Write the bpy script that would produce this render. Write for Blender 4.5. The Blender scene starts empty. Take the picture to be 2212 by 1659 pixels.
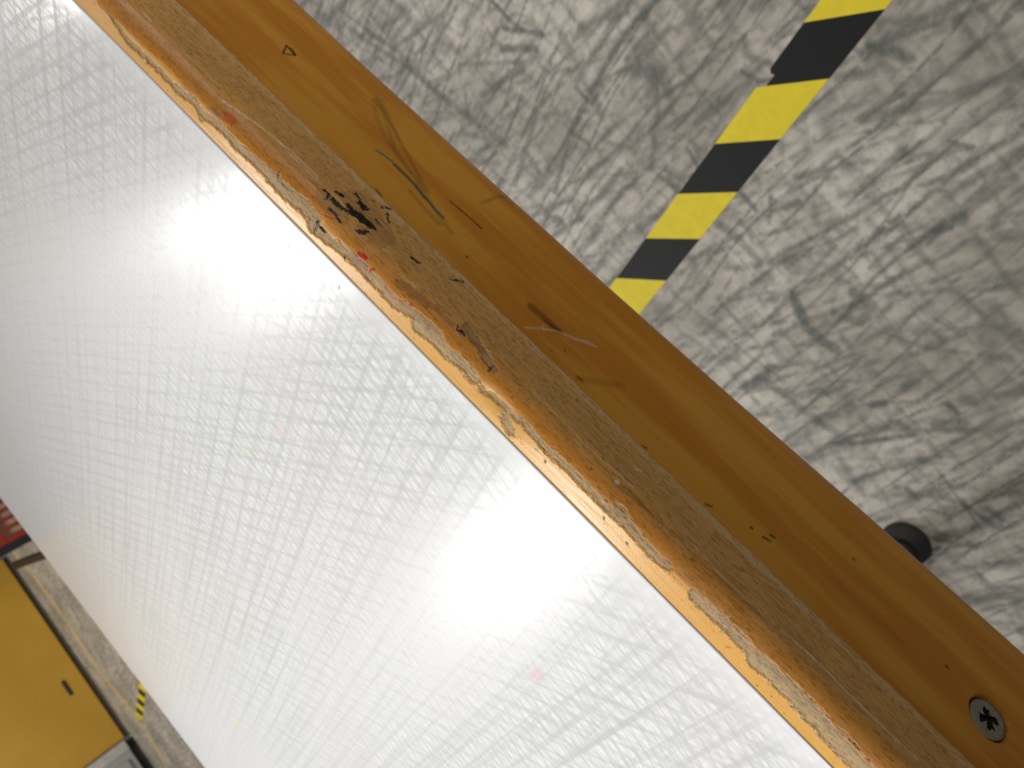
import bpy, bmesh, math, random
import numpy as np
from mathutils import Matrix, Vector

sc = bpy.context.scene
COL = sc.collection

# ------------------------------------------------------------------ camera
TOP = 0.68                      # table height
CAM = Vector((0.198, 0.0, 0.84))
W, H, F = 2212, 1659, 1800.0
AX = Vector((0.3318, -0.6906, -0.6426))     # image right in the world
AY = Vector((-0.5976, -0.6809, 0.4233))     # image down
AZ = Vector((-0.7299, 0.2436, -0.6387))     # view direction
AZ.normalize(); AX = (AX - AX.dot(AZ) * AZ).normalized(); AY = AZ.cross(AX)
cam_data = bpy.data.cameras.new('camera')
cam = bpy.data.objects.new('camera', cam_data); COL.objects.link(cam)
cam.matrix_world = Matrix((
    (AX.x, -AY.x, -AZ.x, CAM.x), (AX.y, -AY.y, -AZ.y, CAM.y),
    (AX.z, -AY.z, -AZ.z, CAM.z), (0, 0, 0, 1)))
cam_data.sensor_fit = 'HORIZONTAL'; cam_data.sensor_width = 36.0
cam_data.lens = 36.0 * F / W
cam_data.clip_start = 0.01; cam_data.clip_end = 100
cam_data.dof.use_dof = True
cam_data.dof.focus_distance = 0.235
cam_data.dof.aperture_fstop = 26.0
sc.camera = cam

# ------------------------------------------------------------------ world, lights, exposure
sc.view_settings.view_transform = 'Standard'
sc.view_settings.look = 'None'
sc.view_settings.gamma = 1.0
sc.view_settings.use_curve_mapping = False
sc.view_settings.exposure = 0.0
world = bpy.data.worlds.new('world'); sc.world = world
world.use_nodes = True
bg = world.node_tree.nodes['Background']
bg.inputs[0].default_value = (1.0, 0.985, 0.96, 1)
K_WORLD, K_BAY, K_TABLE, K_APRON, K_BACK = 0.17, 540, 125, 230, 30
bg.inputs[1].default_value = K_WORLD

def area(name, loc, target, sx, sy, power, col=(1, 0.96, 0.9), spread=180):
    d = bpy.data.lights.new(name, 'AREA'); d.shape = 'RECTANGLE'
    d.size = sx; d.size_y = sy; d.energy = power; d.color = col
    d.spread = math.radians(spread)
    o = bpy.data.objects.new(name, d); COL.objects.link(o)
    o.location = loc
    o.rotation_euler = (Vector(target) - Vector(loc)).to_track_quat('-Z', 'Y').to_euler()
    return o
def spot(name, loc, target, angle, blend, power, size, col=(1, 0.95, 0.88)):
    d = bpy.data.lights.new(name, 'SPOT'); d.spot_size = math.radians(angle); d.spot_blend = blend
    d.energy = power; d.color = col; d.shadow_soft_size = size
    o = bpy.data.objects.new(name, d); COL.objects.link(o); o.location = loc
    o.rotation_euler = (Vector(target) - Vector(loc)).to_track_quat('-Z', 'Y').to_euler()
    return o
# row of bay lamps over the aisle beyond the table (seen mirrored in the white top)
for (x, y, s, p) in [(-9.7, 1.15, 1.15, 1.0), (-9.3, 6.5, 0.75, 0.45), (-9.2, 7.9, 0.85, 0.6), (-9.0, 13.4, 0.6, 0.09)]:
    area('bay_lamp', (x, y, 7.4), (x + 2.4, y - 0.6, 0), s, s * 0.8, p * K_BAY, (1.0, 0.985, 0.96))
spot('table_fill', (-0.6, -0.85, 2.6), (-0.42, -0.40, TOP), 42, 0.5, K_TABLE, 0.12, (0.98, 1.0, 1.0))  # added unseen spot: brightens the tabletop, cone edge gives the falloff
spot('apron_fill', (2.1, 2.4, 1.95), (-0.05, 0.58, 0.4), 25, 1.0, K_APRON, 0.15, (1, 0.93, 0.82))  # added spot without a known source, fades the light along the apron
area('far_fill', (-3.0, 1.2, 3.6), (-4.6, 1.9, 0.3), 0.9, 0.9, K_BACK, (1, 0.93, 0.82), 100)  # added fill to brighten the far floor and yellow panel

# ------------------------------------------------------------------ helpers
def srgb(r, g, b):
    f = lambda c: (c / 255) / 12.92 if c / 255 <= 0.04045 else ((c / 255 + 0.055) / 1.055) ** 2.4
    return (f(r), f(g), f(b))
def srgba(*c): return srgb(*c) + (1,)

class NT:
    """small helper to write node materials"""
    def __init__(s, name):
        s.m = bpy.data.materials.new(name); s.m.use_nodes = True
        s.t = s.m.node_tree; s.b = s.t.nodes['Principled BSDF']
    def n(s, kind, **kw):
        nd = s.t.nodes.new(kind)
        for k, v in kw.items():
            setattr(nd, k, v)
        return nd
    def put(s, sock, v):
        if isinstance(v, bpy.types.NodeSocket): s.t.links.new(v, sock)
        elif v is not None: sock.default_value = v
    def math(s, op, a, b=None, c=None, clamp=False):
        nd = s.n('ShaderNodeMath', operation=op, use_clamp=clamp)
        s.put(nd.inputs[0], a); s.put(nd.inputs[1], b); s.put(nd.inputs[2], c)
        return nd.outputs[0]
    def vmath(s, op, a, b=None):
        nd = s.n('ShaderNodeVectorMath', operation=op)
        s.put(nd.inputs[0], a); s.put(nd.inputs[1], b)
        return nd.outputs['Value'] if op in ('DOT_PRODUCT', 'LENGTH', 'DISTANCE') else nd.outputs[0]
    def obj(s):
        return s.n('ShaderNodeTexCoord').outputs['Object']
    def mapping(s, v, loc=(0, 0, 0), rot=(0, 0, 0), scale=(1, 1, 1)):
        nd = s.n('ShaderNodeMapping'); s.put(nd.inputs[0], v)
        nd.inputs[1].default_value = loc; nd.inputs[2].default_value = rot; nd.inputs[3].default_value = scale
        return nd.outputs[0]
    def noise(s, v, scale, detail=3, rough=0.5, dist=0.0, out=0):
        nd = s.n('ShaderNodeTexNoise'); s.put(nd.inputs['Vector'], v)
        nd.inputs['Scale'].default_value = scale; nd.inputs['Detail'].default_value = detail
        nd.inputs['Roughness'].default_value = rough; nd.inputs['Distortion'].default_value = dist
        return nd.outputs[out]
    def ramp(s, x, a, b, lo=0.0, hi=1.0):
        nd = s.n('ShaderNodeMapRange', interpolation_type='SMOOTHSTEP')
        s.put(nd.inputs[0], x); s.put(nd.inputs[1], a); s.put(nd.inputs[2], b)
        nd.inputs[3].default_value = lo; nd.inputs[4].default_value = hi
        return nd.outputs[0]
    def mix(s, f, a, b, blend='MIX'):
        nd = s.n('ShaderNodeMix', data_type='RGBA', blend_type=blend)
        s.put(nd.inputs[0], f); s.put(nd.inputs[6], a); s.put(nd.inputs[7], b)
        return nd.outputs[2]
    def attr(s, name, out='Color'):
        return s.n('ShaderNodeAttribute', attribute_name=name).outputs[out]
    def bump(s, h, strength, dist):
        nd = s.n('ShaderNodeBump'); s.put(nd.inputs['Height'], h)
        nd.inputs['Strength'].default_value = strength; nd.inputs['Distance'].default_value = dist
        s.t.links.new(nd.outputs[0], s.b.inputs['Normal'])
    def set(s, **kw):
        for k, v in kw.items():
            s.put(s.b.inputs[k.replace('_', ' ')], v)
        return s.m

def plain(name, col, rough=0.5, metal=0.0, var=0.12, scale=30):
    t = NT(name); o = t.obj()
    n = t.noise(o, scale, 4, 0.6)
    c = t.mix(t.ramp(n, 0.3, 0.7), tuple(x * (1 - var) for x in col) + (1,), tuple(min(1, x * (1 + var)) for x in col) + (1,))
    return t.set(Base_Color=c, Roughness=rough, Metallic=metal)

def thing(name, label, cat, loc=(0, 0, 0), rz=0, group=None):
    o = bpy.data.objects.new(name, None); COL.objects.link(o)
    o.location = loc; o.rotation_euler = (0, 0, rz); o.empty_display_size = 0.1
    tag(o, label, cat, group); return o
def tag(o, label=None, cat=None, group=None, kind=None):
    if label: o['label'] = label
    if cat: o['category'] = cat
    if group: o['group'] = group
    if kind: o['kind'] = kind
    return o
def link(name, me, mat=None, parent=None, smooth=False):
    o = bpy.data.objects.new(name, me); COL.objects.link(o)
    if mat:
        for m_ in (mat if isinstance(mat, (list, tuple)) else [mat]): me.materials.append(m_)
    if parent: o.parent = parent
    if smooth:
        for p in me.polygons: p.use_smooth = True
    return o
def pydata(name, v, f):
    me = bpy.data.meshes.new(name); me.from_pydata([tuple(map(float, p)) for p in v], [], f); me.update(); return me
def box_bm(bm, x0, x1, y0, y1, z0, z1):
    vs = [bm.verts.new(p) for p in [(x0, y0, z0), (x1, y0, z0), (x1, y1, z0), (x0, y1, z0), (x0, y0, z1), (x1, y0, z1), (x1, y1, z1), (x0, y1, z1)]]
    for f in [(3, 2, 1, 0), (4, 5, 6, 7), (0, 1, 5, 4), (1, 2, 6, 5), (2, 3, 7, 6), (3, 0, 4, 7)]:
        bm.faces.new([vs[i] for i in f])
def box(name, dims, mat, parent=None, bevel=0.0, seg=3):
    bm = bmesh.new(); box_bm(bm, *dims)
    if bevel: bmesh.ops.bevel(bm, geom=bm.edges[:], offset=bevel, segments=seg, affect='EDGES', profile=0.5)
    me = bpy.data.meshes.new(name); bm.to_mesh(me); bm.free()
    o = link(name, me, mat, parent)
    return o
def lathe(name, prof, mat, parent=None, loc=(0, 0, 0), n=40):
    v = []; f = []
    for (r, z) in prof:
        for i in range(n):
            a = 2 * math.pi * i / n; v.append((r * math.cos(a), r * math.sin(a), z))
    for j in range(len(prof) - 1):
        for i in range(n):
            f.append((j * n + i, j * n + (i + 1) % n, (j + 1) * n + (i + 1) % n, (j + 1) * n + i))
    f.append(tuple(range(n))[::-1]); f.append(tuple((len(prof) - 1) * n + i for i in range(n)))
    o = link(name, pydata(name, v, f), mat, parent, smooth=False); o.location = loc
    return o

# value noise in numpy, for albedo / wear maps carried by dense meshes
def vnoise(x, y, seed):
    r = np.random.RandomState(seed).rand(256, 256)
    xi = np.floor(x).astype(int); yi = np.floor(y).astype(int)
    fx = x - xi; fy = y - yi; fx = fx * fx * (3 - 2 * fx); fy = fy * fy * (3 - 2 * fy)
    g = lambda a, b: r[a & 255, b & 255]
    return (g(xi, yi) * (1 - fx) + g(xi + 1, yi) * fx) * (1 - fy) + (g(xi, yi + 1) * (1 - fx) + g(xi + 1, yi + 1) * fx) * fy
def fbm(x, y, seed, octv=4, gain=0.55):
    s = 0; a = 1; t = 0
    for k in range(octv):
        s = s + a * vnoise(x * 2 ** k, y * 2 ** k, seed + k); t += a; a *= gain
    return s / t
def sstep(a, b, x):
    t = np.clip((x - a) / (b - a), 0, 1); return t * t * (3 - 2 * t)
def dist_poly(U, V, pts):
    """distance of grid points to a polyline given flat [u0,v0,u1,v1,...]"""
    P = np.array(pts, float).reshape(-1, 2); d = np.full(U.shape, 1e9)
    for (a, b) in zip(P[:-1], P[1:]):
        e = b - a; L = max((e ** 2).sum(), 1e-12)
        t = np.clip(((U - a[0]) * e[0] + (V - a[1]) * e[1]) / L, 0, 1)
        d = np.minimum(d, np.hypot(U - a[0] - t * e[0], V - a[1] - t * e[1]))
    return d
def grid_mesh(name, P, cols=None, attr='tint', flip=False):
    """P: (n,m,3) array of points -> quad mesh with an optional colour attribute"""
    n, m = P.shape[:2]
    idx = np.arange(n * m).reshape(n, m)
    q = np.stack([idx[:-1, :-1], idx[1:, :-1], idx[1:, 1:], idx[:-1, 1:]], -1).reshape(-1, 4)
    if flip: q = q[:, ::-1]
    me = bpy.data.meshes.new(name)
    me.vertices.add(n * m); me.vertices.foreach_set('co', P.reshape(-1).astype(np.float32))
    me.loops.add(q.size); me.loops.foreach_set('vertex_index', q.reshape(-1).astype(np.int32))
    me.polygons.add(len(q))
    me.polygons.foreach_set('loop_start', np.arange(0, q.size, 4, dtype=np.int32))
    me.polygons.foreach_set('loop_total', np.full(len(q), 4, dtype=np.int32))
    me.update(calc_edges=True)
    if cols is not None:
        ca = me.color_attributes.new(attr, 'FLOAT_COLOR', 'POINT')
        ca.data.foreach_set('color', cols.reshape(-1).astype(np.float32))
    return me

# ------------------------------------------------------------------ floor
def floor_material(name):
    t = NT(name); o = t.obj()
    blot = t.noise(o, 5.0, 5, 0.62)
    mid = t.noise(o, 38.0, 5, 0.65, 0.6)
    fine = t.noise(o, 240.0, 3, 0.7)
    c = t.mix(t.ramp(blot, 0.35, 0.68), srgba(164, 157, 147), srgba(216, 210, 201))
    c = t.mix(t.ramp(mid, 0.40, 0.70, 0.0, 0.55), c, srgba(112, 112, 108))
    # families of drag marks: straight streaks at many spacings
    for i, (ang, fr, al, sq) in enumerate([(171, 26, .34, .05), (177, 42, .30, .05), (163, 34, .26, .05), (-105, 22, .20, .04), (-19, 24, .26, .06), (-34, 30, .20, .06), (140, 26, .20, .06), (85, 30, .16, .05)]):
        a = math.radians(ang)
        wv = t.noise(o, 2.2 + 0.3 * i, 2, 0.5)
        u = t.vmath('DOT_PRODUCT', o, (-math.sin(a), math.cos(a), 0))
        u = t.math('ADD', u, t.math('MULTIPLY', wv, 0.10))
        u = t.math('MULTIPLY_ADD', u, fr, 7.3 * i)
        vo = t.n('ShaderNodeTexVoronoi', voronoi_dimensions='1D', feature='DISTANCE_TO_EDGE')
        t.put(vo.inputs['W'], u); vo.inputs['Scale'].default_value = 1.0; vo.inputs['Randomness'].default_value = 1.0
        line = t.ramp(vo.outputs['Distance'], 0.0, 0.16, 1.0, 0.0)
        mk = t.noise(t.mapping(o, (i * 1.7, 0, 0), (0, 0, -a), (6, 22, 1)), 1.0, 3, 0.6)
        mk2 = t.noise(t.mapping(o, (0, i * 2.3, 0), (0, 0, 0), (90, 90, 90)), 1.0, 2, 0.6)
        msk = t.math('MULTIPLY', t.ramp(mk, 0.38, 0.62), t.ramp(mk2, 0.25, 0.6))
        c = t.mix(t.math('MULTIPLY', t.math('MULTIPLY', line, msk), al * 2.5), c, srgba(92, 95, 90))
    sf = t.attr('scuff', 'Fac')
    rag = t.noise(o, 130.0, 3, 0.7)
    k = t.math('MULTIPLY', sf, t.ramp(rag, 0.15, 0.6, 0.55, 1.0))
    c = t.mix(k, c, srgba(82, 87, 84))
    c = t.mix(t.ramp(fine, 0.62, 0.78, 0, 0.3), c, srgba(205, 200, 192))
    t.bump(mid, 0.15, 0.001)
    return t.set(Base_Color=c, Roughness=0.62)
floor_mat = floor_material('worn_concrete')

FMARKS=[(0.0032,0.8,[-0.277,0.59,-0.282,0.554,-0.282,0.533]),(0.0043,0.8,[-0.296,0.559,-0.269,0.505]),(0.0065,0.7,[-0.319,0.552,-0.29,0.506]),(0.0032,0.5,[-0.377,0.605,-0.314,0.515]),(0.0049,0.8,[-0.173,0.393,-0.218,0.407,-0.279,0.412,-0.303,0.413,-0.35,0.416]),(0.0058,0.6,[-0.157,0.393,-0.186,0.401]),(0.0035,0.7,[-0.346,0.418,-0.342,0.385]),(0.0032,0.7,[-0.295,0.434,-0.297,0.411]),(0.0058,0.5,[-0.363,0.469,-0.464,0.457]),(0.0043,0.6,[-0.359,0.411,-0.43,0.398]),(0.0036,0.4,[-0.386,0.552,-0.354,0.535,-0.325,0.51]),(0.0101,0.6,[-0.232,0.373,-0.214,0.343,-0.227,0.324]),(0.0072,0.6,[-0.44,0.773,-0.431,0.747]),(0.0036,0.5,[-0.462,0.657,-0.41,0.655,-0.347,0.647]),(0.0032,0.4,[-0.318,0.583,-0.364,0.578]),(0.0058,0.5,[-0.463,0.569,-0.437,0.523]),(0.0087,0.5,[-0.475,0.478,-0.533,0.493,-0.531,0.54]),(0.0072,0.5,[-0.468,0.394,-0.459,0.369]),(0.002,0.4,[-0.476,0.637,-0.428,0.567]),(0.0036,0.5,[-0.403,0.584,-0.439,0.559]),(0.0032,0.4,[-0.394,0.475,-0.342,0.468,-0.283,0.452]),(0.0036,0.4,[-0.372,0.316,-0.464,0.323]),(0.0036,0.5,[-0.313,0.288,-0.313,0.267]),(0.0036,0.5,[-0.426,0.72,-0.483,0.715]),(0.0035,0.4,[-0.449,0.846,-0.482,0.817]),(0.0043,0.4,[-0.326,0.371,-0.308,0.327]),(0.0159,0.5,[-0.21,0.381,-0.212,0.352,-0.237,0.345]),(0.0029,0.8,[-0.159,0.265,-0.156,0.246,-0.149,0.236]),(0.002,0.9,[-0.264,0.273,-0.273,0.25]),(0.0032,0.8,[-0.311,0.274,-0.316,0.245]),(0.0035,0.8,[-0.264,0.194,-0.268,0.169]),(0.0029,0.7,[-0.307,0.121,-0.263,0.106,-0.206,0.083,-0.151,0.066,-0.119,0.061]),(0.0032,0.5,[-0.119,0.061,-0.09,0.05,-0.086,0.042]),(0.002,0.6,[-0.14,0.086,-0.111,0.079,-0.084,0.074]),(0.0032,0.6,[-0.237,0.036,-0.188,0.034,-0.172,0.027,-0.154,0.005]),(0.0058,0.6,[-0.244,0.146,-0.231,0.137]),(0.0058,0.7,[-0.068,0.173,-0.06,0.142]),(0.0052,0.6,[-0.059,0.152,-0.056,0.136]),(0.0087,0.5,[-0.101,0.289,-0.092,0.277]),(0.0058,0.4,[-0.049,0.18,-0.028,0.15]),(0.0058,0.5,[-0.108,0.182,-0.086,0.155]),(0.0043,0.5,[-0.13,0.283,-0.144,0.271,-0.133,0.235]),(0.0051,0.5,[-0.311,0.299,-0.244,0.33,-0.217,0.354]),(0.0029,0.4,[-0.197,0.107,-0.114,0.058]),(0.0072,0.3,[-0.158,0.186,-0.192,0.205]),(0.0026,0.5,[-0.27,0.148,-0.246,0.163]),(0.0026,0.6,[-0.094,0.06,-0.087,0.041]),(0.0072,0.6,[-0.243,0.089,-0.244,0.079]),(0.0101,0.45,[-0.294,0.106,-0.294,0.095]),(0.0038,0.4,[-0.211,0.157,-0.185,0.121]),(0.0081,0.8,[-0.319,0.077,-0.339,0.043,-0.339,0.017,-0.336,0.004]),(0.0077,0.6,[-0.269,0.032,-0.269,0.008,-0.292,0.005,-0.302,0.03]),(0.0058,0.5,[-0.461,0.046,-0.41,0.041]),(0.0077,0.6,[-0.456,0.05,-0.426,0.039]),(0.005,0.9,[-0.361,-0.066,-0.347,-0.074]),(0.005,0.7,[-0.318,-0.074,-0.3,-0.079]),(0.0039,0.8,[-0.436,-0.068,-0.407,-0.091,-0.353,-0.119]),(0.0031,0.7,[-0.456,-0.117,-0.414,-0.129]),(0.005,0.8,[-0.359,-0.093,-0.352,-0.109]),(0.0077,0.5,[-0.398,-0.09,-0.369,-0.092]),(0.0046,0.9,[-0.299,-0.118,-0.3,-0.128]),(0.0116,0.6,[-0.325,-0.127,-0.308,-0.141]),(0.0068,0.5,[-0.283,-0.122,-0.276,-0.135]),(0.0058,0.8,[-0.414,-0.161,-0.413,-0.172]),(0.0046,0.6,[-0.407,-0.173,-0.384,-0.199]),(0.005,0.7,[-0.379,-0.206,-0.376,-0.239]),(0.0058,0.7,[-0.363,-0.224,-0.363,-0.241]),(0.0066,0.5,[-0.437,-0.223,-0.395,-0.233,-0.329,-0.238]),(0.0015,0.7,[-0.442,-0.018,-0.38,-0.021,-0.331,-0.023]),(0.0019,0.6,[-0.388,-0.017,-0.389,-0.031]),(0.0154,0.5,[-0.218,-0.094,-0.193,-0.079,-0.199,-0.119]),(0.0058,0.6,[-0.228,-0.108,-0.218,-0.12]),(0.0027,0.6,[-0.419,-0.269,-0.415,-0.277,-0.381,-0.288]),(0.0023,0.5,[-0.37,-0.169,-0.379,-0.203,-0.39,-0.243]),(0.0019,0.3,[-0.444,-0.121,-0.357,-0.094]),(0.0058,0.5,[-0.258,-0.143,-0.234,-0.151]),(0.0035,0.4,[-0.374,-0.145,-0.347,-0.152,-0.259,-0.174]),(0.0019,0.5,[-0.235,-0.044,-0.232,-0.074]),(0.0019,0.5,[-0.285,-0.016,-0.265,-0.063,-0.241,-0.092]),(0.0058,0.8,[-0.413,-0.245,-0.411,-0.25]),(0.0027,0.4,[-0.463,-0.29,-0.405,-0.31])]
def build_floor():
    xs = np.concatenate([[-9, -7, -5, -3, -1.6, -1.0], np.arange(-0.80, 0.40, 0.0026), [0.6, 1.2, 2.4, 4.5]])
    ys = np.concatenate([[-5, -3, -1.5, -0.8], np.arange(-0.56, 1.12, 0.0026), [1.4, 2.2, 4, 6, 9]])
    X, Y = np.meshgrid(xs, ys, indexing='ij')
    S = np.zeros_like(X)
    wx = X + 0.0025 * (fbm(X * 45, Y * 45, 5) - .5); wy = Y + 0.0025 * (fbm(X * 45, Y * 45, 9) - .5)
    rg = np.random.RandomState(4)
    base = [171, 171, 176, 165, -19, -25, -108, 150, -40, 95]
    strokes = []
    for al_w, al, pts in FMARKS: strokes.append((al_w, al, pts))
    for i in range(620):
        a = math.radians(base[rg.randint(len(base))] + rg.randn() * 5)
        L = rg.uniform(.015, .11); cx_, cy_ = rg.uniform(-.8, .38), rg.uniform(-.5, 1.1)
        bend = rg.randn() * .05
        p = [cx_ - L * math.cos(a), cy_ - L * math.sin(a), cx_ + L * bend * math.sin(a), cy_ - L * bend * math.cos(a), cx_ + L * math.cos(a), cy_ + L * math.sin(a)]
        strokes.append((rg.uniform(.0012, .0075), rg.uniform(.15, .6), p))
    for wd, al, pts in strokes:
        P = np.array(pts).reshape(-1, 2); m = wd * 1.6 + .006
        i0, i1 = np.searchsorted(xs, [P[:, 0].min() - m, P[:, 0].max() + m]); j0, j1 = np.searchsorted(ys, [P[:, 1].min() - m, P[:, 1].max() + m])
        if i1 <= i0 or j1 <= j0: continue
        sl = (slice(i0, i1), slice(j0, j1))
        d = dist_poly(wx[sl], wy[sl], pts)
        k = (1 - sstep(wd * .35, wd * .9 + .0016, d)) * al
        S[sl] = 1 - (1 - S[sl]) * (1 - k)
    S = np.clip(S * (0.75 + .5 * fbm(X * 160, Y * 160, 30, 3)), 0, 1)
    C = np.stack([S, S, S, np.ones_like(S)], -1)
    P = np.stack([X, Y, np.zeros_like(X)], -1)
    o = link('floor', grid_mesh('floor', P, C, 'scuff'), floor_mat)
    tag(o, kind='structure')
build_floor()

# ------------------------------------------------------------------ the wall at the far side
S1 = Vector((-5.293, 2.527, 0)); S2 = Vector((-5.531, 1.389, 0))
e = (S2 - S1).normalized(); WALL_ROT = math.atan2(e.y, e.x)   # local +x runs towards image bottom right, local -y is behind
def wall_frame(o):
    o.location = S2; o.rotation_euler = (0, 0, WALL_ROT)
yel = NT('yellow_paint'); ob = yel.obj()
yc = yel.mix(yel.ramp(yel.noise(ob, 1.3, 3), 0.3, 0.7), srgba(196, 152, 52), srgba(214, 170, 66))
yellow_mat = yel.set(Base_Color=yc, Roughness=0.55)
grey_wall_mat = plain('grey_paint', srgb(150, 148, 146), 0.6, 0, 0.06, 2)
# the normal that faces the table is on local +y side when e runs towards -y
w = box('wall_back', (-6.5, 5.0, -0.16, -0.02, 0, 2.3), grey_wall_mat); wall_frame(w); tag(w, kind='structure')
yw = thing('wall_panel', 'yellow painted panel standing along the far wall with a small dark handle slot', 'panel', S2, WALL_ROT)
box('board', (-1.33, 0.0, -0.018, 0.02, 0.035, 2.25), yellow_mat, yw, 0.003, 2)
slot_mat = plain('dark_slot', srgb(50, 44, 40), 0.6)
box('base_strip', (-1.33, 0.0, -0.018, 0.005, 0.0, 0.035), plain('dark_plinth', srgb(88, 80, 64), 0.8), yw)
# handle slot
def slot():
    bm = bmesh.new(); pts = []
    n = 14; L = 0.042; r = 0.011
    for s in (0, 1):
        for i in range(n):
            a = math.pi * i / (n - 1) + (math.pi * s) - math.pi / 2
            pts.append(((L if not s else -L) + r * math.cos(a), r * math.sin(a)))
    f = [bm.verts.new((x, 0.0, z)) for x, z in pts]; b = [bm.verts.new((x, 0.004, z)) for x, z in pts]
    bm.faces.new(b)
    for i in range(len(pts)):
        j = (i + 1) % len(pts); bm.faces.new([f[i], f[j], b[j], b[i]])
    bmesh.ops.recalc_face_normals(bm, faces=bm.faces[:])
    me = bpy.data.meshes.new('handle'); bm.to_mesh(me); bm.free()
    o = link('handle', me, slot_mat, yw); return o
hs = slot(); hs['label'] = 'small dark handle slot'
hs.location = (-0.442, 0.0195, 0.134)

gp = thing('metal_cabinet', 'light grey metal cabinet with a raised edge at the right end of the yellow panel', 'cabinet', S2, WALL_ROT)
gm = plain('cabinet_grey', srgb(176, 176, 176), 0.45, 0, 0.05, 3)
box('body', (0.012, 1.6, -0.018, 0.05, 0.05, 2.2), gm, gp, 0.004, 2)
box('edge_frame', (0.012, 0.075, 0.05, 0.062, 0.05, 2.2), plain('cabinet_light', srgb(196, 196, 190), 0.45), gp, 0.003, 2)
box('door', (0.12, 1.55, 0.05, 0.066, 0.09, 2.1), gm, gp, 0.006, 2)
box('base_strip', (0.03, 1.6, -0.018, 0.03, 0.0, 0.05), plain('gap_shade', srgb(40, 38, 36), 0.8), gp)  # black strip paints the shadow gap under the cabinet

# ------------------------------------------------------------------ tape on the floor
def tape_mats():
    out = []
    for nm, c in (('tape_yellow', srgb(236, 216, 50)), ('tape_black', srgb(17, 18, 21))):
        t = NT(nm); o = t.obj()
        n = t.noise(o, 60, 3, 0.6)
        cc = t.mix(t.ramp(n, 0.35, 0.7), tuple(x * .92 for x in c) + (1,), c + (1,))
        t.bump(t.noise(o, 25, 2), 0.1, 0.001)
        t.b.inputs['Specular IOR Level'].default_value = 0.3
        out.append(t.set(Base_Color=cc, Roughness=0.6))
    return out
YB = tape_mats()
def tape(name, label, a, b, width, pitch, skew, phase, notch=None):
    """a, b: ends on the floor; yellow and black slanted stripes"""
    a = Vector(a); b = Vector(b); d = (b - a); L = d.length; d.normalize(); nrm = Vector((-d.y, d.x))
    root = thing(name, label, 'tape', (a.x, a.y, 0), math.atan2(d.y, d.x), None)
    bm = bmesh.new(); k0 = -2; pts = []
    edges = [phase + pitch * i for i in range(-3, int(L / pitch) + 4)]
    for i in range(len(edges) - 1):
        s0, s1 = edges[i], edges[i + 1]
        poly = []
        lo0, lo1 = max(0, min(L, s0)), max(0, min(L, s1))                 # right edge (v = -w/2)
        hi0, hi1 = max(0, min(L, s0 + skew)), max(0, min(L, s1 + skew))   # left edge
        if lo1 - lo0 < 1e-5 and hi1 - hi0 < 1e-5: continue
        poly = [(lo0, -width / 2), (lo1, -width / 2), (hi1, width / 2)]
        if notch and lo0 < notch[0] < lo1:          # a torn corner
            nx, nd = notch
            poly = [(lo0, -width / 2), (nx, -width / 2), (nx + .0035, -width / 2 + nd * .45), (nx + .002, -width / 2 + nd), (lo1 + (hi1 - lo1) * nd / width, -width / 2 + nd), (hi1, width / 2)]
        poly += [(hi0, width / 2)]
        vs = []
        for p in poly:
            if not vs or (Vector(p) - Vector(vs[-1])).length > 1e-5: vs.append(p)
        if len(vs) < 3: continue
        top = [bm.verts.new((x, y, 0.0004)) for x, y in vs]
        f = bm.faces.new(top); f.material_index = i % 2
        bot = [bm.verts.new((x, y, 0.0)) for x, y in vs]
        for j in range(len(vs)):
            q = bm.faces.new([top[j], bot[j], bot[(j + 1) % len(vs)], top[(j + 1) % len(vs)]]); q.material_index = i % 2
    bmesh.ops.recalc_face_normals(bm, faces=bm.faces[:])
    me = bpy.data.meshes.new('strip'); bm.to_mesh(me); bm.free()
    o = link('strip', me, YB, root)
    return root
# near strip: measured right edge (-0.032,0.183)->(-0.414,0.208), left edge (-0.088,0.235)->(-0.468,0.260)
dn = Vector((-0.382, 0.0265)).normalized(); nn = Vector((dn.y, -dn.x))
mid0 = Vector((-0.060, 0.2095))
A0 = mid0 - dn * 0.45; B0 = mid0 + dn * 1.0
tape('hazard_tape', 'wide black and yellow striped floor tape running under the near table edge', A0, B0, 0.0535, 0.0764, -0.053, 0.478 - 0.0764 * 6, (0.531, 0.0075))
fd = (Vector((-4.991, 1.297)) - Vector((-4.257, 1.264)))
A1 = Vector((-4.257, 1.264)) - fd.normalized() * 1.2
tape('hazard_tape', 'short far end of striped tape meeting the thin yellow line beyond the table', A1, Vector((-4.995, 1.297)), 0.058, 0.088, -0.05, 0.02)

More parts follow.
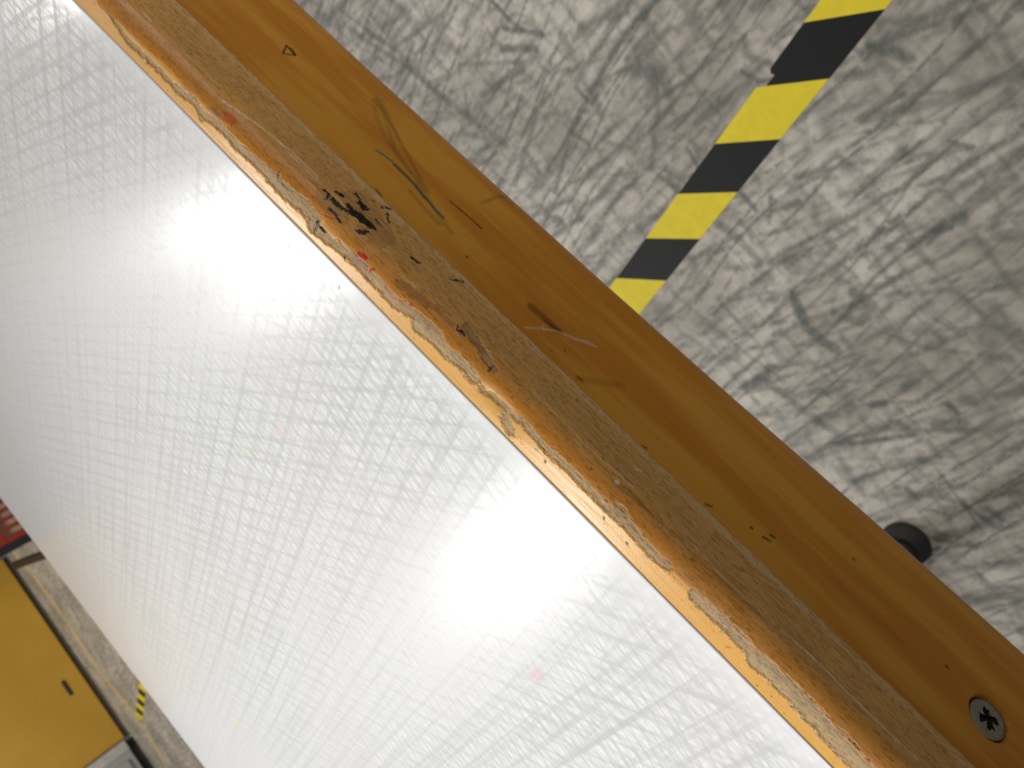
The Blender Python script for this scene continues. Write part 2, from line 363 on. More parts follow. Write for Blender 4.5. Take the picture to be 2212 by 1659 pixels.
line_mat = plain('line_paint', srgb(214, 190, 120), 0.6, 0, 0.12, 9)
LP = [(-5.05, 3.4), (-5.02, 3.0), (-5.045, 2.654), (-4.955, 2.404), (-4.965, 2.15), (-5.0, 2.004), (-5.06, 1.85), (-5.10, 1.667), (-5.06, 1.5), (-5.02, 1.333), (-5.03, 1.24), (-5.08, 1.163), (-5.2, 1.035), (-5.3, 0.9), (-5.6, 0.3)]
def ribbon(name, pts, wd, mat, z=0.0006):
    v = []; f = []
    rg = random.Random(2); P = []
    for a, b in zip(pts[:-1], pts[1:]):
        for k in range(8):
            t_ = k / 8; P.append((a[0] * (1 - t_) + b[0] * t_ + rg.uniform(-.006, .006), a[1] * (1 - t_) + b[1] * t_))
    P.append(pts[-1])
    for i, p in enumerate(P):
        q = P[min(i + 1, len(P) - 1)]; r = P[max(i - 1, 0)]
        d = Vector((q[0] - r[0], q[1] - r[1])).normalized(); n_ = Vector((-d.y, d.x)) * wd * rg.uniform(.35, .62)
        v += [(p[0] + n_.x, p[1] + n_.y, z), (p[0] - n_.x, p[1] - n_.y, z), (p[0] + n_.x, p[1] + n_.y, 0), (p[0] - n_.x, p[1] - n_.y, 0)]
    for i in range(len(P) - 1):
        a = 4 * i; b = a + 4
        f += [(a, a + 1, b + 1, b), (a, b, b + 2, a + 2), (a + 1, a + 3, b + 3, b + 1)]
    return link(name, pydata(name, v, f), mat)
ln = ribbon('floor_line', LP, 0.045, line_mat)
tag(ln, 'thin worn yellow line painted on the floor along the far wall', 'floor marking')

# ------------------------------------------------------------------ red slatted rack and dark bar at the far left
rr = thing('slatted_crate', 'red slotted crate with a dark corner post standing on the floor at the far left', 'crate', (-4.356, 2.263, 0), math.radians(62))
red = plain('red_paint', srgb(150, 50, 34), 0.5); navy = plain('navy_post', srgb(34, 34, 46), 0.5); beige = plain('beige_board', srgb(186, 160, 144), 0.6)
box('post', (0.0, 0.042, -0.02, 0.012, 0, 0.42), navy, rr, 0.004, 2)
box('post', (0.70, 0.742, -0.02, 0.012, 0, 0.42), navy, rr, 0.004, 2)
box('panel', (0.042, 0.70, 0.012, 0.02, 0.0, 0.42), beige, rr)
for i in range(14):
    box('slat', (0.060 + i * 0.046 if i else 0.042, 0.078 + i * 0.046, -0.008, 0.012, 0.0, 0.104), red, rr, 0.002, 2)
box('top_rail', (0.042, 0.70, -0.010, 0.012, 0.104, 0.40), red, rr, 0.003, 2)
box('side_panel', (0.006, 0.024, 0.02, 0.42, 0.0, 0.40), red, rr, 0.003, 2)
box('side_panel', (0.718, 0.736, 0.02, 0.42, 0.0, 0.40), red, rr, 0.003, 2)
box('back_panel', (0.006, 0.736, 0.42, 0.438, 0.0, 0.40), red, rr, 0.003, 2)
br = thing('floor_bar', 'dark bar lying on the floor between red crate and yellow panel', 'bar', (-4.333, 2.145, 0), math.atan2(0.761, -1.491))
bm_ = bmesh.new(); pr = [(-.026, 0), (-.022, .012), (-.012, .018), (.012, .018), (.022, .012), (.026, 0)]
va = [bm_.verts.new((-0.3, y, z)) for y, z in pr]; vb = [bm_.verts.new((0.98, y, z)) for y, z in pr]
for i in range(len(pr)):
    j = (i + 1) % len(pr); bm_.faces.new([va[i], va[j], vb[j], vb[i]])
bm_.faces.new(va[::-1]); bm_.faces.new(vb); bmesh.ops.recalc_face_normals(bm_, faces=bm_.faces[:])
me_ = bpy.data.meshes.new('bar'); bm_.to_mesh(me_); bm_.free()
link('bar', me_, plain('dark_rubber', srgb(48, 42, 34), 0.6), br)
cr = thing('storage_crate', 'dark crate with a raised rim on the floor behind the dark bar', 'crate', (-4.98, 2.74, 0), math.radians(153))
cm = plain('crate_dark', srgb(40, 38, 40), 0.6)
box('body', (-0.13, 0.13, -0.1, 0.1, 0, 0.2), cm, cr, 0.008, 2); box('rim', (-0.14, 0.14, -0.11, 0.11, 0.2, 0.23), cm, cr, 0.004, 2)

# ------------------------------------------------------------------ the table
tb = thing('work_table', 'white topped work table with a worn orange wooden edge and apron', 'table', (0, 0, 0))

def white_material():
    t = NT('white_laminate'); o = t.obj()
    c = srgba(241, 241, 240)
    acc = None
    fams = [(-45, 105, .50, .115), (-41, 80, .36, .09), (-50, 90, .26, .08),
            (0, 95, .52, .115), (-4, 70, .36, .09), (5, 100, .26, .08),
            (-86, 190, .42, .13), (-91, 150, .34, .11), (-80, 110, .30, .10),
            (-112, 210, .46, .13), (-106, 160, .34, .11), (-118, 120, .30, .10), (-66, 80, .24, .07), (25, 60, .2, .06)]
    for i, (ang, fr, al, wd) in enumerate(fams):
        a = math.radians(ang)
        u = t.vmath('DOT_PRODUCT', o, (-math.sin(a), math.cos(a), 0))
        wv = t.noise(t.mapping(o, (i * 3.1, i * 1.3, 0)), 1.0 + .15 * (i % 4), 0, 0.4)
        u = t.math('MULTIPLY_ADD', wv, 0.12 if i % 3 else 0.07, u)
        u = t.math('MULTIPLY_ADD', u, float(fr), 11.7 * i)
        vo = t.n('ShaderNodeTexVoronoi', voronoi_dimensions='1D', feature='DISTANCE_TO_EDGE')
        t.put(vo.inputs['W'], u); vo.inputs['Scale'].default_value = 1.0; vo.inputs['Randomness'].default_value = 1.0
        wn = t.noise(t.mapping(o, (0, i * 1.1, 0), (0, 0, -a), (9, 120, 1)), 1.0, 2, 0.5)
        hw = t.ramp(wn, 0.3, 0.7, wd * 0.45, wd * 1.4)
        d = t.math('DIVIDE', vo.outputs['Distance'], hw)
        ln_ = t.ramp(d, 0.6, 1.25, 1.0, 0.0)
        mk = t.noise(t.mapping(o, (i * 1.7, 0, 0), (0, 0, -a), (5, 40, 1)), 1.0, 3, 0.55)
        k = t.math('MULTIPLY', ln_, t.ramp(mk, 0.30, 0.56, 0.25 * al, al))
        one = t.math('SUBTRACT', 1.0, k)
        acc = one if acc is None else t.math('MULTIPLY', acc, one)
    dirt = t.math('SUBTRACT', 1.0, acc)          # 0 clean .. 1 covered
    big = t.noise(o, 3.0, 2, 0.5)
    # no scratching close to the edges of the board
    xx = t.n('ShaderNodeSeparateXYZ'); t.put(xx.inputs[0], o)
    fade = t.ramp(t.math('ADD', xx.outputs[0], t.math('MULTIPLY', big, 0.01)), -0.016, 0.0, 1.0, 0.25)
    fade2 = t.ramp(t.math('MULTIPLY_ADD', big, 0.3, xx.outputs[0]), -0.50, -0.22, 0.25, 1.0)
    dirt = t.math('MULTIPLY', dirt, t.math('MULTIPLY', fade, fade2))
    c = t.mix(dirt, c, srgba(196, 197, 196))
    tone = t.noise(o, 7.0, 2, 0.5)
    c = t.mix(t.ramp(tone, 0.35, 0.7, 0, 0.25), c, srgba(232, 224, 226))
    # small stains: centre (x,y), half length, half width, angle, colour, alpha
    for (x, y, L, w_, an, col, al) in [
            (-.0173, .1614, .0016, .0005, -100, (120, 124, 116), .6), (-.0166, .1569, .0010, .0005, -75, (120, 116, 84), 1),
            (-.0124, .1344, .0012, .0004, -75, (110, 104, 70), 1), (-.0936, -.0038, .006, .0014, 60, (236, 190, 198), .6),
            (-.092, -.006, .004, .0008, 100, (232, 180, 190), .5), (-.1181, .1471, .007, .002, 80, (240, 205, 205), .5),
            (-.4898, .1236, .004, .003, 0, (236, 226, 120), .8), (-.0093, .0204, .003, .0003, 25, (150, 150, 150), .8),
            (-.4836, .2309, .02, .006, 80, (214, 222, 216), .7), (-.1537, .1619, .002, .001, 0, (230, 226, 120), .6)]:
        m_ = t.mapping(t.vmath('SUBTRACT', o, (x, y, 0)), (0, 0, 0), (0, 0, -math.radians(an)), (1 / L, 1 / w_, 0))
        r_ = t.math('ADD', t.vmath('LENGTH', m_), t.math('MULTIPLY', t.noise(o, 900.0, 2), 0.8))
        c = t.mix(t.ramp(r_, 1.0, 1.6, al, 0.0), c, srgba(*col))
    t.set(Roughness=t.ramp(dirt, 0, .7, 0.135, 0.25))
    t.b.inputs['Specular IOR Level'].default_value = 0.13
    return t.set(Base_Color=c)
white = white_material()
top = box('tabletop', (-0.674, -0.0056, -0.85, 1.35, TOP - 0.02, TOP), white, tb, 0.0005, 3)
top.location = (0, 0, 0)
# keep the texture origin at the table surface plane
for v_ in top.data.vertices: v_.co.z -= TOP
top.location.z = TOP

# --- wooden edge moulding: dense swept profile with wear, stains and chips
MARKS=[(0,1.13,1.0,[151.4,22.9,148.1,22.9,144.5,23.3]),(0,2.26,1.0,[143.2,24.1,141.7,25.8,138.6,25.4,135.1,25.8]),(0,1.65,1.0,[137.5,26.2,134.3,26.2]),(0,1.22,1.0,[136.2,21.3,134.1,23.3]),(0,1.65,1.0,[145.8,29.7,142.5,29.7]),(0,0.87,1.0,[153.5,26.2,149.9,26.6]),(0,0.69,1.0,[156.1,22.9,153.8,23.3]),(0,0.87,1.0,[153.5,21.3,153.4,22.9]),(0,0.87,1.0,[149.3,19.7,146.7,19.7,143.8,19.3]),(0,0.61,1.0,[150.0,31.3,147.5,31.3]),(0,1.39,1.0,[140.3,36.0,139.1,37.2]),(0,0.56,1.0,[137.2,35.2,134.3,32.9]),(0,0.69,1.0,[137.1,29.7,134.0,29.3]),(0,1.13,1.0,[146.5,25.4,144.7,25.0]),(0,0.43,1.0,[144.9,34.8,144.1,35.2]),(0,0.69,1.0,[118.2,28.5,116.8,28.5,115.0,29.3]),(0,0.87,1.0,[151.4,13.2,151.0,8.4]),(0,0.61,1.0,[149.9,11.6,146.5,11.6]),(0,0.43,1.0,[173.7,14.4,173.5,16.1]),(0,0.39,1.0,[171.2,13.6,167.7,13.6]),(0,0.43,1.0,[104.3,33.3,101.2,37.2]),(0,0.52,1.0,[135.9,10.0,134.4,9.2]),(0,0.43,1.0,[88.7,21.7,84.9,21.3]),(0,3.04,0.22,[156.4,21.3,151.4,20.1,142.8,20.9]),(0,7.38,0.22,[147.6,30.1,134.3,27.3,129.7,26.2]),(0,2.6,0.35,[112.9,18.5,101.6,20.1]),(0,1.3,0.3,[99.2,20.9,90.0,20.9]),(1,1.22,1.0,[130.3,16.1,127.9,16.5]),(1,0.61,1.0,[124.2,14.0,122.8,16.1]),(1,0.39,1.0,[151.1,16.1,150.0,16.5]),(1,0.52,1.0,[149.6,17.3,146.1,18.1]),(1,0.61,1.0,[109.4,14.0,107.9,14.0]),(1,0.35,1.0,[105.3,16.1,104.7,16.5]),(2,2.6,0.55,[132.5,12.4,124.7,13.2]),(2,0.87,0.6,[125.1,10.4,123.2,10.4]),(2,1.3,0.8,[116.6,13.6,113.2,12.8]),(1,2.43,0.55,[203.8,17.7,199.4,18.1]),(2,1.45,0.6,[209.4,15.7,206.5,15.7]),(2,1.5,0.35,[264.7,16.5,257.9,15.2]),(0,1.01,0.85,[39.6,9.2,39.4,9.2]),(0,0.51,0.85,[45.9,34.0,45.8,34.0]),(0,0.71,0.85,[14.2,10.0,14.0,10.0]),(0,0.91,0.85,[4.7,9.6,4.3,9.2]),(0,0.71,0.85,[87.8,21.3,84.9,21.3]),(0,0.51,0.85,[71.1,18.5,70.8,20.1]),(0,0.51,0.85,[23.8,7.1,23.5,7.1]),(0,0.3,0.85,[27.3,18.9,26.2,19.7]),(3,1.72,0.9,[13.9,17.3,11.6,16.5,8.9,15.7]),(0,1.11,0.3,[20.2,21.7,12.7,22.5,-5.8,22.9,-12.1,22.1]),(4,0.61,0.8,[17.8,30.9,17.6,30.9]),(4,0.61,0.8,[19.2,22.5,19.0,22.5]),(3,1.16,0.5,[216.8,10.4,215.6,8.4]),(3,1.5,0.9,[272.0,13.2,261.5,9.6,251.4,10.0,240.2,10.4,230.6,10.0]),(3,2.2,0.9,[230.6,10.0,220.6,12.0,213.8,10.4,206.8,12.0,197.4,12.4]),(3,2.55,0.9,[197.1,11.2,188.4,12.0,177.5,12.4,166.4,13.2]),(3,4.77,0.9,[176.8,12.4,168.3,12.0,160.1,13.2,153.4,13.2]),(3,2.6,0.9,[152.7,9.2,144.7,10.4,136.2,12.0,129.9,12.4]),(3,3.04,0.85,[129.9,12.4,123.5,12.4,113.6,11.6,102.4,14.0,90.7,14.8]),(3,3.34,0.95,[99.4,11.2,91.5,12.8,83.9,12.8,77.5,13.6,73.6,12.8]),(3,1.52,0.95,[69.2,11.6,61.5,12.8,56.5,13.2,49.3,14.0]),(3,2.78,0.9,[57.8,10.0,53.9,7.6]),(3,1.82,0.95,[49.3,14.0,39.8,13.2,30.5,14.4,21.6,14.0,15.5,14.0]),(3,2.03,0.8,[15.5,14.0,7.7,14.8,-2.3,14.0,-7.8,14.4]),(3,1.52,0.5,[86.4,23.7,77.3,22.1,70.5,20.1]),(3,3.09,0.95,[-19.4,13.6,-27.6,14.0,-37.7,14.0,-44.3,13.2]),(3,5.15,0.95,[-44.3,13.2,-52.7,13.6,-61.5,13.2,-69.1,12.8,-77.4,12.8,-81.1,12.0]),(5,3.47,0.9,[278.9,13.6,262.2,15.2,241.5,16.5,220.5,17.7,205.3,17.3]),(5,3.47,0.9,[199.3,15.2,179.6,16.5,162.8,18.1,153.0,17.3]),(5,2.6,0.8,[160.1,18.5,153.9,19.3]),(5,2.6,0.8,[146.8,15.2,138.0,16.1,132.6,17.3]),(5,1.95,0.8,[125.7,18.9,115.9,16.9,107.9,17.3,96.6,18.1,90.2,18.1,80.8,20.1]),(5,3.14,0.9,[88.9,17.3,74.6,17.7,60.9,18.5,46.4,18.1,34.1,17.7]),(5,3.04,0.9,[34.1,17.7,23.6,18.5,11.5,19.7,0.9,17.7,-9.2,19.3]),(5,3.09,0.6,[-13.0,20.9,-23.3,22.1,-31.9,20.5]),(5,3.09,0.65,[-45.8,18.9,-56.3,21.3,-66.9,21.3,-77.1,20.9,-83.7,22.1]),(5,1.34,0.7,[-22.6,30.5,-24.1,30.9]),(5,0.93,0.7,[-79.1,36.0,-82.6,37.6]),(6,0.23,0.8,[260.0,22.9,254.7,22.9]),(6,0.29,0.8,[209.0,20.5,190.9,23.3,176.5,25.0,161.8,25.0]),(6,0.22,0.8,[182.4,24.1,169.2,23.7,158.7,24.1]),(6,0.17,0.5,[158.7,24.1,146.6,24.1,134.0,24.1]),(6,0.25,0.5,[57.5,24.1,46.2,23.7,28.2,23.7,14.2,24.6]),(6,0.31,0.35,[-9.6,25.0,-20.5,24.1,-33.5,24.6,-45.1,25.4]),(6,0.41,0.8,[-46.4,25.8,-56.3,26.2,-68.0,25.8,-78.0,25.8,-88.8,26.2])]
def molding_profile():
    P = [(-.0053, -.004), (-.0053, -.0006), (-.0048, -.0001)]
    P += [(x, 0.) for x in np.linspace(-.0042, .0035, 20)]
    R = .0085
    P += [(.0035 + R * math.sin(t), -R + R * math.cos(t)) for t in np.linspace(0, math.pi / 2, 34)[1:]]
    P += [(.012, z) for z in np.linspace(-.0085, -.0215, 34)[1:]]
    P += [(.0116, -.0222), (.0, -.0222)]
    return np.array(P)
def wood_mat(name, rough_attr=True):
    t = NT(name); o = t.obj()
    c = t.attr('tint'); al = t.attr('tint', 'Alpha')
    g1 = t.noise(t.mapping(o, (0, 0, 0), (0, 0, 0), (900, 22, 900)), 1.0, 4, 0.6)
    g2 = t.noise(t.mapping(o, (0, 0, 0), (0, 0, 0), (2600, 120, 2600)), 1.0, 2, 0.6)
    dark = t.mix(1.0, c, (0.62, 0.55, 0.47, 1), 'MULTIPLY')
    c2 = t.mix(t.ramp(g1, 0.50, 0.78, 0, 0.30), c, dark)
    c2 = t.mix(t.ramp(g2, 0.60, 0.72, 0, 0.45 if rough_attr else 0.12), c2, dark)
    h = t.math('ADD', t.math('MULTIPLY', g1, 0.6), t.math('MULTIPLY', t.noise(o, 1500, 2), 0.5))
    t.bump(h, 0.28 if rough_attr else 0.05, 0.00025)
    t.b.inputs['Specular IOR Level'].default_value = 0.27
    return t.set(Base_Color=c2, Roughness=al)
def build_molding():
    PR = molding_profile(); ds = np.hypot(*np.diff(PR, axis=0).T); S = np.r_[0, np.cumsum(ds)] * 1000
    # resample at ~0.3 mm
    sN = np.concatenate([np.linspace(0, S[-2], 140), [S[-1]]])
    px = np.interp(sN, S, PR[:, 0]); pz = np.interp(sN, S, PR[:, 1])
    ys = np.concatenate([[-850, -600, -400, -250, -160], np.arange(-130, 352, 0.32), [380, 500, 700, 1000, 1350]])
    Yg, Sg = np.meshgrid(ys, sN, indexing='ij')
    wy = Yg + 2.4 * (fbm(Yg * .35, Sg * 1.3, 11) - .5); ws = Sg + 1.8 * (fbm(Yg * .4, Sg * 1.0, 17) - .5) + 1.0 * (fbm(Yg * 2.0, Sg * 5, 19) - .5)
    n1 = fbm(Yg * .12, Sg * .9, 1, 5); n2 = fbm(Yg * .5, Sg * 3.2, 2, 4); n3 = fbm(Yg * 1.1, Sg * 6, 3, 3); n4 = fbm(Yg * .05, Sg * .3, 4, 3)
    L = lambda *c: np.array(srgb(*c))
    lac = L(228, 172, 90)[None, None] * (1 - .10 * n1[..., None]) 
    col = lac.copy()
    rough = np.full(Yg.shape, .30)
    wear = np.zeros_like(Yg)
    def blend(k, c, rg=None):
        nonlocal col, rough
        col = col * (1 - k[..., None]) + c * k[..., None]
        if rg is not None: rough[:] = rough * (1 - k) + rg * k
    bare = L(208, 158, 92)[None, None] * (0.80 + .40 * n1[..., None]) * (0.86 + .25 * n2[..., None])
    # the vertical face is mostly bare
    k = sstep(21.5, 25, Sg + 9 * (n1 - .5) + 9 * (n4 - .5) + 3 * (n2 - .5)); blend(k * .93, bare, .62); wear = np.maximum(wear, k * .5)
    # transitional amber on the shoulder
    k = sstep(12.5, 16, Sg + 3 * (n1 - .5)) * (1 - sstep(20, 25, Sg + 6 * (n1 - .5)))
    blend(k * .85, L(188, 124, 50)[None, None] * (.84 + .3 * n2[..., None]), .5)
    grey = L(184, 154, 112)[None, None] * (.70 + .5 * n3[..., None]) 
    grey = grey * (1 - .35 * sstep(.52, .7, n2)[..., None])
    inks = {0: L(34, 28, 26), 1: L(186, 34, 30), 2: L(150, 96, 100), 4: L(226, 214, 200), 6: L(236, 204, 160)}
    order = {3: 0, 5: 1, 6: 2, 2: 3, 1: 4, 0: 5, 4: 6}
    deep = np.zeros_like(Yg)
    for (c, wd, al, pts) in sorted(MARKS, key=lambda q: order[q[0]]):
        P = np.array(pts).reshape(-1, 2); m = wd + 5
        i0, i1 = np.searchsorted(ys, [P[:, 0].min() - m, P[:, 0].max() + m])
        sl = slice(i0, i1)
        if i1 <= i0: continue
        if c == 6:
            d = dist_poly(Yg[sl] , Sg[sl] + .25 * (n4[sl] - .5), pts)
            k = (1 - sstep(wd * .5, wd * .5 + .35, d)) * al * sstep(.3, .45, n2[sl] + .1)
        else:
            d = dist_poly(wy[sl], ws[sl], pts)
            hw = (.35 if c == 3 else 0) + wd * .5 * {0: 1.6, 1: 1.5, 3: 1.55, 5: 1.1}.get(c, 1.15)
            rag = .9 if c in (3, 5) else (.28 if c in (0, 1) else .8)
            dd = d + (n2[sl] - .5) * wd * .45 + (n3[sl] - .5) * (.7 if c in (0, 1) else 1.1)
            k = (1 - sstep(hw * .75, hw * .75 + rag * .45 + .05, dd)) * al
            if c in (0, 1) and al > .6: k = k * sstep(.27, .36, n3[sl] + .12 * (1 - d / (hw + .01)))
        k = np.clip(k, 0, 1)
        sub = col[sl]
        if c == 3: cc = grey[sl]
        elif c == 5: cc = L(192, 126, 46)[None, None] * (.88 + .24 * n2[sl][..., None])
        else: cc = inks[c][None, None]
        col[sl] = sub * (1 - k[..., None]) + cc * k[..., None]
        rough[sl] = rough[sl] * (1 - k) + (.6 if c in (3,) else .36 if c == 5 else .5) * k
        if c == 3: deep[sl] = np.maximum(deep[sl], k)
        if c == 5: deep[sl] *= (1 - .8 * k); wear[sl] *= (1 - k)
    # dark end-grain dashes on the bare face, dark dirt at lacquer edges
    dash = sstep(.63, .72, fbm(Yg * .42, Sg * 6.0, 41, 2)) * sstep(11, 16, Sg)
    blend(dash * .42, L(92, 58, 30)[None, None])
    halo = np.clip(deep * (1 - deep) * 4, 0, 1); blend(halo * .32, L(104, 80, 52)[None, None])
    # light fibres along the lower lip, darker tone at the inner top corner
    lip = sstep(35.6, 36.8, Sg + 1.2 * (n1 - .5)) * (1 - sstep(38.6, 39.2, Sg)); blend(lip * .8 * sstep(.35, .6, n2), L(214, 180, 136)[None, None], .6)
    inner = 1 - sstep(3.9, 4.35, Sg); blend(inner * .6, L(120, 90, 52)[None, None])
    small = sstep(.76, .84, fbm(Yg * .9, Sg * .9, 77, 2)) * (Sg < 14); blend(small * .5, L(110, 80, 50)[None, None])
    # displacement: chips on the crest, fibres, wavy lip
    X = px[None, :] + 0 * Yg; Z = pz[None, :] + 0 * Yg
    tx = np.gradient(px); tz = np.gradient(pz); ln_ = np.hypot(tx, tz) + 1e-9; nx, nz = -tz / ln_, tx / ln_
    nx, nz = (-nx, -nz) if (nx * 1 + nz * 1).sum() < 0 else (nx, nz)
    disp = -.00062 * deep * (.75 + .5 * n2) - .00012 * (n2 - .5) * (deep + wear) + .00015 * (n4 - .5)
    disp -= .0011 * np.exp(-((Yg - 62) / 9) ** 2) * np.exp(-((Sg - 13) / 3) ** 2)
    disp -= .0007 * np.exp(-((Yg - 150) / 14) ** 2) * np.exp(-((Sg - 14) / 3) ** 2)
    edge = sstep(3.6, 4.4, Sg) * (1 - sstep(38.9, 39.3, Sg))
    disp = disp * edge
    lipn = (fbm(Yg * .25, Sg * 0 + 3, 55, 4) - .5) * .0012 * sstep(34, 39, Sg)
    X = X + nx[None, :] * disp + lipn * 0.3; Z = Z + nz[None, :] * disp + lipn
    P3 = np.stack([X, Yg / 1000, Z], -1)
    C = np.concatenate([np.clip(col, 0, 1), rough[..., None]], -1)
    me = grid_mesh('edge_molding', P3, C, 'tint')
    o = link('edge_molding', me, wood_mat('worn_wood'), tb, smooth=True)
    o.location.z = TOP
    o['label'] = 'worn orange wooden edge strip with ink and paint stains'
    return o
mo = build_molding()

# --- apron board below the edge, its lower edge rounded
AMARKS=[(0,0.43,0.8,[176.0,-49.9,168.6,-51.2,160.4,-50.9,152.6,-49.9]),(0,1.11,1,[152.6,-49.9,145.0,-49.0,140.3,-48.2,135.5,-48.0]),(1,0.49,0.8,[166.2,-50.8,153.4,-50.6,146.9,-49.0]),(1,0.86,0.3,[201.6,-71.3,191.4,-67.9,172.7,-56.7,155.3,-53.3,140.3,-48.2,128.0,-45.2]),(1,1.23,0.25,[200.8,-70.2,191.8,-63.7,177.7,-57.5,167.0,-55.1,152.5,-52.5]),(1,0.74,0.35,[202.2,-72.8,182.4,-65.3,168.3,-59.8,148.5,-52.3]),(1,1.84,0.2,[199.7,-73.3,188.1,-67.7,177.8,-63.0]),(1,0.86,0.35,[152.3,-46.1,146.6,-45.2,138.2,-44.3,133.4,-44.2]),(2,0.37,0.9,[141.3,-57.2,133.4,-57.8,124.3,-58.0]),(1,0.55,0.35,[134.9,-68.9,134.6,-76.6,133.3,-84.3]),(1,0.55,0.3,[134.4,-79.4,129.0,-80.8]),(5,0.25,0.8,[242.8,-58.7,238.6,-53.6,235.9,-57.6,242.8,-58.7]),(5,0.25,0.7,[240.9,-59.2,236.5,-58.3]),(3,4.3,0.55,[86.5,-45.7,81.6,-46.0,73.6,-46.2]),(3,1.61,0.75,[78.8,-45.4,71.8,-46.7]),(5,0.65,0.6,[55.3,-36.4,53.3,-36.6]),(3,3.23,0.2,[54.8,-35.9,43.6,-48.1]),(3,1.11,0.9,[116.4,-41.5,115.6,-41.7]),(3,0.46,0.7,[115.8,-43.3,115.7,-43.4]),(4,0.43,0.5,[80.7,-36.0,77.0,-41.7,73.2,-45.7,68.3,-48.6,60.8,-53.6]),(4,0.54,0.4,[77.9,-42.8,76.0,-41.4]),(4,1.08,0.25,[67.1,-48.8,63.4,-53.2]),(5,0.44,0.7,[-19.2,-41.4,-19.8,-41.6]),(5,0.44,0.7,[-23.9,-42.0,-26.5,-42.9]),(5,0.44,0.7,[-25.2,-45.1,-26.9,-45.5]),(5,0.44,0.7,[-50.2,-63.8,-50.5,-63.9]),(5,0.44,0.7,[-90.4,-56.6,-90.9,-56.4]),(5,0.54,0.6,[-4.0,-34.6,-5.9,-36.0]),(5,0.54,0.6,[68.4,-36.9,68.1,-36.9]),(5,0.54,0.5,[65.8,-41.4,65.5,-41.4]),(5,0.43,0.6,[23.4,-34.0,21.7,-34.5]),(5,0.46,0.5,[158.5,-34.4,154.3,-33.9]),(3,2.74,0.12,[-48.4,-50.2,-58.7,-50.2,-76.3,-50.3])]
BOT = [(-850, -.0935), (-300, -.093), (-108.9, -.0916), (-54.5, -.0908), (14.3, -.0887), (52.9, -.0881), (80.1, -.0877), (223, -.0875), (268.9, -.0884), (400, -.09), (1350, -.09)]
def build_apron():
    ys = np.concatenate([[-850, -600, -400, -250, -200], np.arange(-180, 402, 0.6), [450, 600, 900, 1350]])
    R = .010
    prof = [('t', .0, -.0222)]
    n_f = 110
    zb = np.interp(ys, [b[0] for b in BOT], [b[1] for b in BOT])
    rows = []
    Zs = np.linspace(-.0222, -.0222 - 1, 2)
    cols = []
    NP = n_f + 24 + 3
    P = np.zeros((len(ys), NP, 3)); 
    f = np.linspace(0, 1, n_f)
    for i, y in enumerate(ys):
        z1 = zb[i] + R
        P[i, :n_f, 0] = 0.0; P[i, :n_f, 2] = -.0222 + f * (z1 + .0222)
        a = np.linspace(0, math.pi / 2, 25)[1:]
        P[i, n_f:n_f + 24, 0] = -.004 * (1 - np.cos(a)) * 1.6; P[i, n_f:n_f + 24, 2] = z1 - R * np.sin(a)
        P[i, n_f + 24, 0] = -.018; P[i, n_f + 24, 2] = zb[i]
        P[i, n_f + 25, 0] = -.020; P[i, n_f + 25, 2] = zb[i] + .002
        P[i, n_f + 26, 0] = -.020; P[i, n_f + 26, 2] = -.0222
        P[i, :, 1] = y / 1000
    Yg = np.repeat(ys[:, None], NP, 1); Zg = P[..., 2] * 1000
    n1 = fbm(Yg * .012, Zg * .12, 61, 4); n2 = fbm(Yg * .06, Zg * 1.4, 62, 4); n3 = fbm(Yg * 1.0, Zg * 1.6, 63, 3)
    L = lambda *c: np.array(srgb(*c))
    c0 = L(208, 148, 52)[None, None]; c1 = L(192, 124, 36)[None, None]
    col = c0 * (1 - sstep(.35, .7, n1))[..., None] + c1 * sstep(.35, .7, n1)[..., None]
    col = col * (.94 + .12 * n2[..., None])
    # growth lines sweeping along the board
    gl = np.sin((Zg + 6 * (fbm(Yg * .012, Zg * .05, 70, 3) - .5) * 3 + .01 * Yg) * 1.6 + 3 * n1); col = col * (1 - .02 * sstep(.5, 1, gl)[..., None])
    rough = np.full(Yg.shape, .38)
    inks = {0: L(28, 92, 104), 1: L(92, 78, 44), 2: L(64, 68, 24), 3: L(112, 56, 20), 4: L(205, 185, 150), 5: L(70, 36, 14)}
    wy = Yg + .9 * (n3 - .5); wz = Zg + .9 * (fbm(Yg * 1.1, Zg * 1.3, 66, 3) - .5)
    for (c, wd, al, pts) in AMARKS:
        Pp = np.array(pts).reshape(-1, 2); m = wd + 4
        i0, i1 = np.searchsorted(ys, [Pp[:, 0].min() - m, Pp[:, 0].max() + m]); sl = slice(i0, i1)
        thin = wd < 1.6
        d = dist_poly(wy[sl] if not thin else Yg[sl] + .25 * (n3[sl] - .5), wz[sl] if not thin else Zg[sl], pts)
        hw = max(wd * .5, .28)
        if c == 3: k = (1 - sstep(hw * .3, hw * 1.3, d)) * min(1, al * 1.3)
        else: k = (1 - sstep(hw * .5, hw * .5 + (.55 if c != 1 else 1.3), d)) * min(1, al * (1.5 if c != 1 else 1.1)) * (.5 + .9 * n3[sl])
        k = np.clip(k, 0, 1)[..., None]
        col[sl] = col[sl] * (1 - k) + inks[c][None, None] * k
    C = np.concatenate([np.clip(col, 0, 1), rough[..., None]], -1)
    me = grid_mesh('apron', P, C, 'tint')
    o = link('apron', me, wood_mat('lacquered_wood', False), tb, smooth=True)
    o.location.z = TOP
    return o
ap = build_apron()
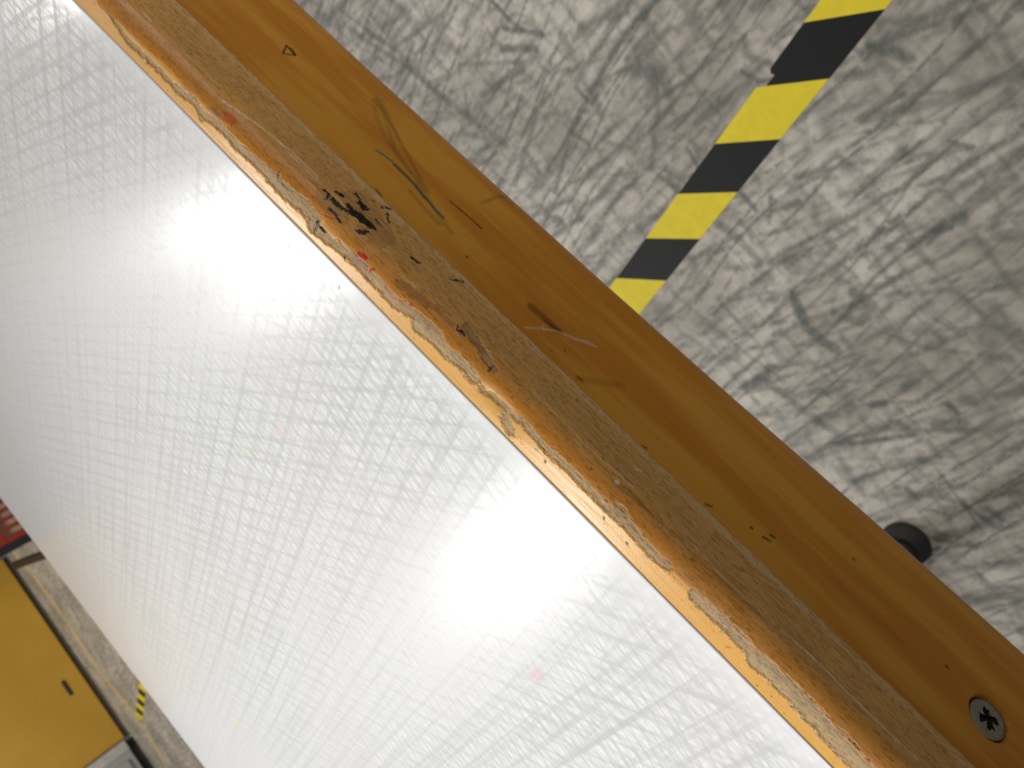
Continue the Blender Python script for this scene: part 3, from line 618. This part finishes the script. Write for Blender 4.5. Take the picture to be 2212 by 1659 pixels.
# --- the screw with its worn cross recess
SY, SZ = -0.1082, TOP - 0.0528
def punch_apron():
    """sink the apron surface around the screw: a shallow round well made in the mesh itself"""
    me = ap.data
    n = len(me.vertices); co = np.empty(n * 3, np.float32); me.vertices.foreach_get('co', co); co = co.reshape(-1, 3)
    d = np.hypot(co[:, 1] - SY, co[:, 2] - (SZ - TOP)); face = np.abs(co[:, 0]) < .0005
    k = (1 - sstep(.00655, .00715, d)) * face
    co[:, 0] -= (k * .0045).astype(np.float32)
    me.vertices.foreach_set('co', co.reshape(-1)); me.update()
punch_apron()

def screw():
    mt = plain('zinc', srgb(150, 146, 128), 0.42, 0.55, 0.10, 600)
    dk = plain('recess_dark', srgb(36, 26, 20), 0.8)  # dark tone for the recess and score marks
    N = 96; R = .0063; v = []; f = []
    def rec(a):
        # worn cross: four blunt arms, chipped between them
        a2 = a - math.radians(38)
        r = .0016 + .0017 * max(0, math.cos(2 * a2)) ** 1 * (1 if math.cos(2 * a2) > 0 else 0)
        r = .00165 + .0017 * sstep(.35, .75, abs(math.cos(2 * a2)) if True else 0)
        r += .00028 * math.sin(7 * a + 1) + .0002 * math.sin(13 * a) + .00012 * math.sin(29 * a)
        return r
    rings = [(R * .985, -.0012), (R, -.0003), (R * .975, .0), (R * .8, .00016), (R * .62, .0002)]
    for (r, x) in rings:
        for i in range(N):
            a = 2 * math.pi * i / N; v.append((x, r * math.cos(a), r * math.sin(a)))
    for (sc_, x) in [(1.0, .0002), (.94, -.0006), (.8, -.0016)]:
        for i in range(N):
            a = 2 * math.pi * i / N; r = rec(a) * sc_; v.append((x, r * math.cos(a), r * math.sin(a)))
    K = len(rings) + 3
    for j in range(K - 1):
        for i in range(N):
            f.append((j * N + i, j * N + (i + 1) % N, (j + 1) * N + (i + 1) % N, (j + 1) * N + i))
    head_faces = len(rings) * N
    head = pydata('screw', v[:], f[:head_faces])
    o = link('screw', head, mt, tb, smooth=True); o.location = (-.0009, SY, SZ)
    o['label'] = 'grey countersunk screw head'
    base = len(rings) * N
    rv = v[base:]; rf = [tuple(q - base for q in ff) for ff in f[head_faces:]]
    rf.append(tuple(2 * N + i for i in range(N))[::-1])
    r_ = link('recess', pydata('recess', rv, rf), dk, o)
    # thin scored ticks around the recess
    bm = bmesh.new()
    for an, r0, r1, w_ in [(100, .0022, .0043, .00013), (12, .0021, .0036, .0002), (-75, .0021, .0034, .0002), (190, .0021, .0034, .00022), (-50, .0030, .0040, .0001)]:
        a = math.radians(an); c_, s_ = math.cos(a), math.sin(a)
        q = [bm.verts.new((.00026, r * c_ - w * s_, r * s_ + w * c_)) for r, w in ((r0, -w_), (r1, -w_ * .4), (r1, w_ * .4), (r0, w_))]
        bm.faces.new(q)
    me = bpy.data.meshes.new('score_mark'); bm.to_mesh(me); bm.free()
    link('score_mark', me, dk, o)
screw()

# --- rest of the table: legs, far rail
metal = plain('leg_metal', srgb(70, 70, 72), 0.45, 0.6)
rub = plain('foot_rubber', srgb(34, 33, 34), 0.7)
box('rear_rail', (-0.655, -0.635, -0.82, 1.32, TOP - 0.075, TOP - 0.021), plain('rail_wood', srgb(180, 120, 45), 0.5), tb, 0.002, 2)
for (x, y) in [(-0.045, -0.80), (-0.045, 1.30), (-0.60, -0.80), (-0.60, 1.30), (-0.470, -0.207)]:
    lg = lathe('leg', [(.0, .03), (.02, .03), (.02, TOP - .0205), (.0, TOP - .0205)][1:3], metal, tb, (x, y, 0))
    ft = lathe('foot', [(.027, 0.0), (.028, .003), (.027, .010), (.024, .016), (.0205, .022)], rub, lg)
